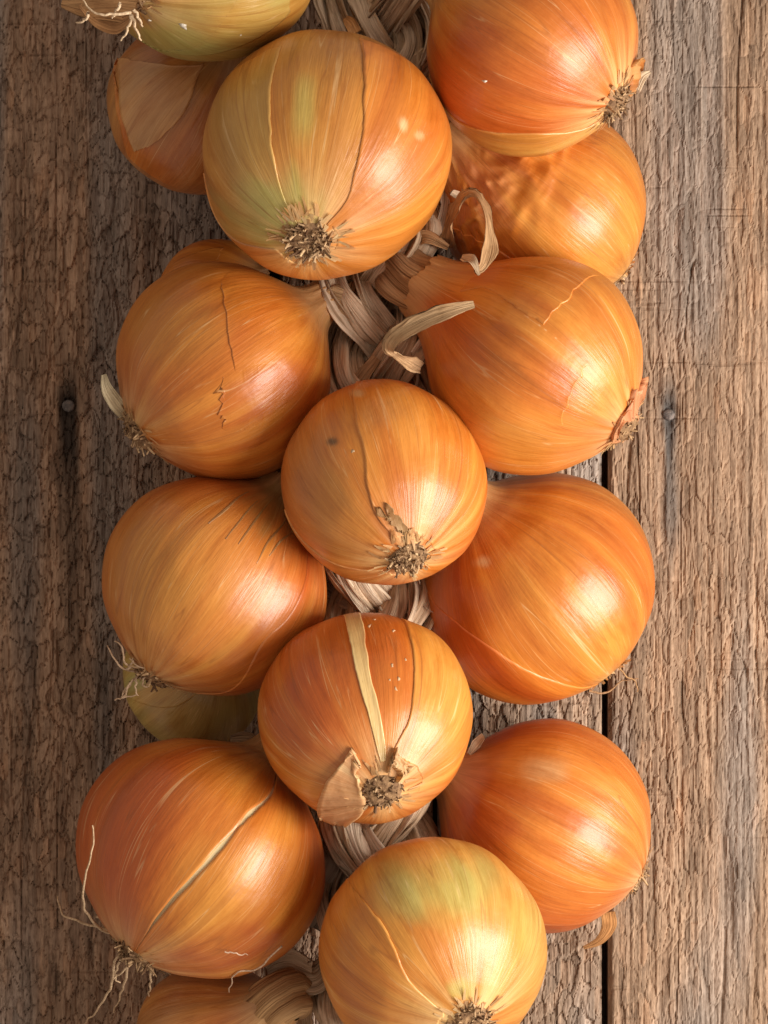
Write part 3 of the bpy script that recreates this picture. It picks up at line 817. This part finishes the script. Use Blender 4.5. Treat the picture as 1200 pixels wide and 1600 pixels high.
for pts in ([(207, 22, .114), (200, 45, .114), (190, 62, .112)], [(207, 24, .114), (212, 45, .114), (222, 62, .112)], [(205, 20, .116), (180, 22, .118), (150, 22, .118), (128, 0, .116)],
            [(140, 20, .116), (132, 32, .114), (120, 34, .112)], [(210, 15, .116), (216, 28, .116), (224, 40, .114)], [(190, 5, .117), (180, 20, .117), (176, 27, .115)]):
    A.rootlet(pts, .0005, (.74, .55, .36))

C = Onion('C', 506, 248, 196, (-.11, .72, .66), .090, 'largest onion at the top centre, orange with green streaks, root facing down', 103, red=.35, gold=.6, olive=.25, base=ORANGE * np.array((1, 1.12, 1.2)), hs=1.05)
C.paint((470, 150, 50, 120, GOLD * 1.02, .6), (440, 330, 60, 70, GREEN * 1.1, .65), (390, 330, 60, 60, OLIVE, .55), (475, 170, 20, 60, GREEN * 1.25, .5), (660, 160, 50, 60, ORANGE, .3), (630, 195, 9, 14, PALE, .7), (655, 212, 8, 7, PALE, .5))
C.build_bulb().root(.175, 190, length=.0034, fray=80)
C.patch([(560, 60), (568, 130), (566, 200), (555, 265), (540, 315), (512, 348)], side=(680, 230), span=110, off=.0005, curl=.0004, style=dict(olive=0., red=.45))
C.patch([(440, 72), (426, 120), (424, 190), (430, 255), (445, 310), (464, 348)], side=(350, 220), span=62, off=.0004, curl=.0002, style=dict(olive=.45, red=.25), sd=3)
C.patch([(313, 275), (330, 335), (375, 378), (432, 388)], side=(400, 425), span=75, off=.0006, curl=.0003, style=dict(olive=0, red=.8), sd=5)
C.flap([(556, 52, .088), (548, 36, .084), (540, 28, .078)], (10, 10, 5), (.52, .26, .10))

I = Onion('I', 602, 760, 160, (.22, .71, .67), .088, 'middle onion of the braid with a dark spot and a torn skin edge', 109, red=.55, gold=.5, base=ORANGE, hs=1.09)
I.paint((490, 760, 70, 140, BROWN * 1.35, .45), (540, 800, 60, 90, GOLD * .8, .45), (600, 640, 60, 30, BROWN * 1.4, .4), (519, 690, 12, 8, (.09, .05, .02), .85), (560, 615, 14, 8, PALE * .8, .5), (700, 700, 50, 80, ORANGE * 1.05, .4))
I.build_bulb().root(.185, 210, length=.0026, fray=50, dark=.2)
I.patch([(558, 602), (553, 640), (568, 705), (574, 760), (592, 812), (618, 842)], side=(720, 740), span=150, off=.0006, curl=.0005, style=dict(red=.6))
I.patch([(445, 795), (478, 848), (530, 882), (598, 890)], side=(520, 920), span=60, off=.0005, curl=.0003, style=dict(red=.4, gold=.6), sd=3)
I.patch([(592, 805), (612, 818), (628, 840)], [(612, 800), (630, 815), (640, 840)], off=.0010, curl=.0012, mat=M_FLAP, style=dict(base=BROWN * .9, red=0, gold=.3), nt=30, rag=.05, name='skin_scab', sd=6, fo=.45)
I.flecks([(552, 705, 3.5), (604, 650, 2.5), (632, 628, 3), (578, 642, 2.5)], (.74, .55, .34))

Mn = Onion('M', 572, 1126, 163, (.15, .60, .78), .088, 'orange onion below the spotted one, pale stripe and peeling skin by its root', 113, red=.6, gold=.45, hs=1.14)
Mn.paint((470, 1100, 80, 120, RED * 1.15, .45), (690, 1110, 50, 100, GOLD, .6), (600, 1000, 40, 40, RED * 1.1, .5))
Mn.build_bulb().root(.185, 210, length=.002, fray=46, dark=.9)
Mn.patch([(538, 962), (552, 1030), (570, 1095), (588, 1165), (594, 1190)], [(562, 958), (575, 1030), (590, 1100), (601, 1165), (603, 1190)], off=.0006, curl=.0004, style=dict(base=PALE * np.array((.86, .8, .66)), red=0, gold=.3), name='skin_strip')
Mn.patch([(628, 962), (643, 1010), (646, 1075), (636, 1130), (612, 1182)], side=(720, 1110), span=110, off=.0006, curl=.0004, style=dict(gold=.9, red=.2), sd=4)
Mn.patch([(556, 1178), (528, 1205), (506, 1240), (510, 1278)], [(566, 1205), (566, 1235), (572, 1258), (548, 1290)], off=.0009, curl=.0012, mat=M_FLAP, style=dict(base=(.90, .50, .24), red=0., gold=.1, rootpale=.2), nt=50, rag=.06, name='skin_flap', sd=5)
Mn.patch([(612, 1180), (622, 1188), (630, 1205)], [(606, 1196), (618, 1204), (622, 1212)], off=.0022, curl=.0016, mat=M_FLAP, style=dict(base=(.68, .38, .18), red=0.), nt=24, rag=.05, name='skin_flap', sd=6)
Mn.flecks([(577, 978, 4), (585, 968, 3), (615, 985, 3.5), (622, 1060, 3), (618, 1075, 3), (608, 1062, 2.5), (612, 1040, 2.5), (634, 1031, 3)], (.72, .48, .28))

P_ = Onion('P', 680, 1489, 181, (.32, .58, .76), .092, 'green tinged onion at the bottom centre edge, root cut by the frame', 116, red=.25, gold=.75, olive=.35, base=ORANGE * np.array((1, 1.1, 1.2)), hs=.98)
P_.paint((700, 1390, 90, 60, GREEN * 1.05, .65), (620, 1400, 50, 50, OLIVE * 1.1, .5), (720, 1545, 30, 20, GREEN * 1.1, .6), (790, 1450, 50, 80, GOLD, .5), (830, 1450, 20, 60, GREEN, .4), (560, 1550, 60, 50, ORANGE, .5))
P_.build_bulb().root(.18, 170, length=.003, fray=70)
P_.patch([(542, 1372), (570, 1408), (610, 1465), (640, 1530), (696, 1582)], side=(530, 1520), span=85, off=.0006, curl=.0004, style=dict(olive=.1, red=.4))

# ------------------------------------------------------------------ braid of dried leaves
braid = bpy.data.objects.new('straw_braid', None); COL.objects.link(braid)
braid.location = (0, 0, 0); braid['category'] = 'braid'
braid['label'] = 'grey tan plait of dried onion leaves running down between the onions'
rng = np.random.RandomState(5)
yy = np.linspace(.235, -.235, 380)
PER = .092
STRAW = [(.76, .58, .41), (.66, .48, .32), (.84, .67, .50), (.58, .41, .27), (.80, .62, .45)]
cx0 = (592 - 600) * S0
for k in range(3):
    ph = 2 * np.pi * yy / PER + k * 2 * np.pi / 3 + 1.2
    cx = cx0 + .0120 * np.sin(ph); cz = .050 + .0085 * np.sin(2 * ph)
    parts = []
    for j in range(11):
        a = 2 * np.pi * j / 8 + yy / .11 * .8 + k
        rad = .0060 if j < 8 else .0028
        wob = (vn(yy / .013, 0 * yy + j, 300 + 11 * k + j) - .5) * .0025
        P = np.stack([cx + rad * np.cos(a) * 1.15 + wob, yy + (.0012 * rng.randn()), cz + rad * np.sin(a) * .75 + wob * .6], -1)
        w = .0033 * (.6 + .6 * vn(yy / .02, 0 * yy, 400 + 11 * k + j))
        parts.append(sweep(P, w, w * .30, 22, a * .25 + j, (0, 0, 1), .7, 500 + 20 * k + j, 9, np.array(STRAW[(j + k) % 5])))
    V, F, C_, U = cat(parts)
    mk('strand', V, F, C_, U, M_STRAW, braid)

def leaf(pts, w, tone, twist=0.0, curl=.3, flat=.06, name='loose_leaf', ref=(0, 0, 1), seed=1, ridge=.2):
    Q = spline(np.array([W(*p) for p in pts]), 46); f = np.linspace(0, 1, 46)
    ww = np.interp(f, np.linspace(0, 1, len(w)), w) * S0 * .95
    tw = np.interp(f, np.linspace(0, 1, len(twist)), twist) if not np.isscalar(twist) else twist
    V, F, C_, U = sweep(Q, ww, np.maximum(ww * flat, .0002), 28, tw, ref, ridge * 1.5, seed, 11, np.array(tone), curl, .008)
    mk(name, V, F, C_, U, M_STRAW, braid)
# curled leaf tip in front of the right onion
leaf([(657, 574, .085), (632, 560, .100), (610, 546, .112), (622, 525, .118), (660, 503, .122), (700, 487, .125), (741, 476, .126)], (8, 11, 10, 13, 14, 12, 5), (.58, .38, .21), (0, .2, 1.2, .5, .3, .2, .0), .35, seed=21)
# thin looped leaf
leaf([(700, 385, .055), (706, 345, .075), (722, 315, .088), (742, 308, .094), (758, 335, .098), (763, 380, .102), (755, 415, .108), (742, 425, .112)], (14, 12, 11, 14, 12, 11, 12, 5), (.50, .30, .15), (0, .5, 1.1, .7, 1.3, 1.0, .4, .2), .4, seed=22)
leaf([(722, 402, .104), (738, 408, .112), (748, 430, .114)], (4, 8, 2), (.56, .40, .26), .6, .3, seed=23)
leaf([(735, 285, .05), (722, 305, .06), (705, 300, .065)], (7, 9, 5), (.60, .44, .30), .5, .3, seed=24)
leaf([(680, 270, .04), (700, 300, .05), (690, 360, .05), (665, 385, .05)], (14, 15, 13, 8), (.60, .46, .34), .5, .3, seed=25)
leaf([(445, 742, .045), (425, 742, .056), (405, 744, .062)], (10, 11, 3), (.55, .36, .2), .5, .4, seed=26)
leaf([(640, 385, .055), (665, 372, .062), (700, 388, .062)], (10, 12, 5), (.56, .34, .17), .7, .3, seed=27)
leaf([(600, 590, .055), (560, 600, .058), (590, 560, .06)], (10, 14, 8), (.50, .30, .16), .4, .3, seed=28)
leaf([(420, 1520, .045), (450, 1515, .052), (490, 1530, .055), (515, 1500, .05)], (14, 30, 26, 10), (.54, .40, .27), .4, .3, seed=29)
leaf([(455, 1560, .04), (470, 1570, .046), (478, 1610, .04)], (10, 14, 10), (.50, .33, .2), .5, .4, seed=30)
leaf([(520, 1290, .04), (540, 1340, .046), (520, 1400, .044), (490, 1450, .04)], (20, 32, 26, 14), (.55, .43, .33), .3, .3, seed=31)
leaf([(570, 1290, .05), (590, 1315, .052), (610, 1340, .05)], (14, 20, 12), (.52, .26, .10), .4, .3, seed=32)
leaf([(650, 92, .05), (655, 110, .056), (668, 150, .052)], (6, 12, 6), (.66, .52, .40), .4, .3, seed=33)
leaf([(530, 20, .05), (545, 30, .056), (560, 45, .054)], (10, 16, 8), (.56, .30, .14), .6, .4, seed=34)
leaf([(500, 905, .04), (540, 925, .045), (590, 945, .045), (640, 985, .04)], (16, 26, 26, 14), (.56, .44, .34), .3, .3, seed=35)

parts = []
for i in range(40):
    y0 = rng.uniform(-40, 1640); x0 = 592 + rng.uniform(-75, 75); an = rng.uniform(-.9, .9)
    ln = rng.uniform(40, 120); z0 = .056 + rng.rand() * .006
    pts = [W(x0 + math.sin(an) * ln * t + rng.uniform(-5, 5), y0 + math.cos(an) * ln * t, z0 + rng.uniform(-.003, .004)) for t in (0, .33, .66, 1)]
    w = rng.uniform(.0002, .0006)
    parts.append(sweep(spline(pts, 16), w, w * .35, 6, rng.uniform(0, 2), (0, 0, 1), .3, 700 + i, 4, np.array(STRAW[i % 5]) * rng.uniform(.45, .8)))
V, F, C_, U = cat(parts)
st = mk('stray_fibres', V, F, C_, U, M_STRAW, braid); st['kind'] = 'stuff'

bpy.context.view_layer.update()
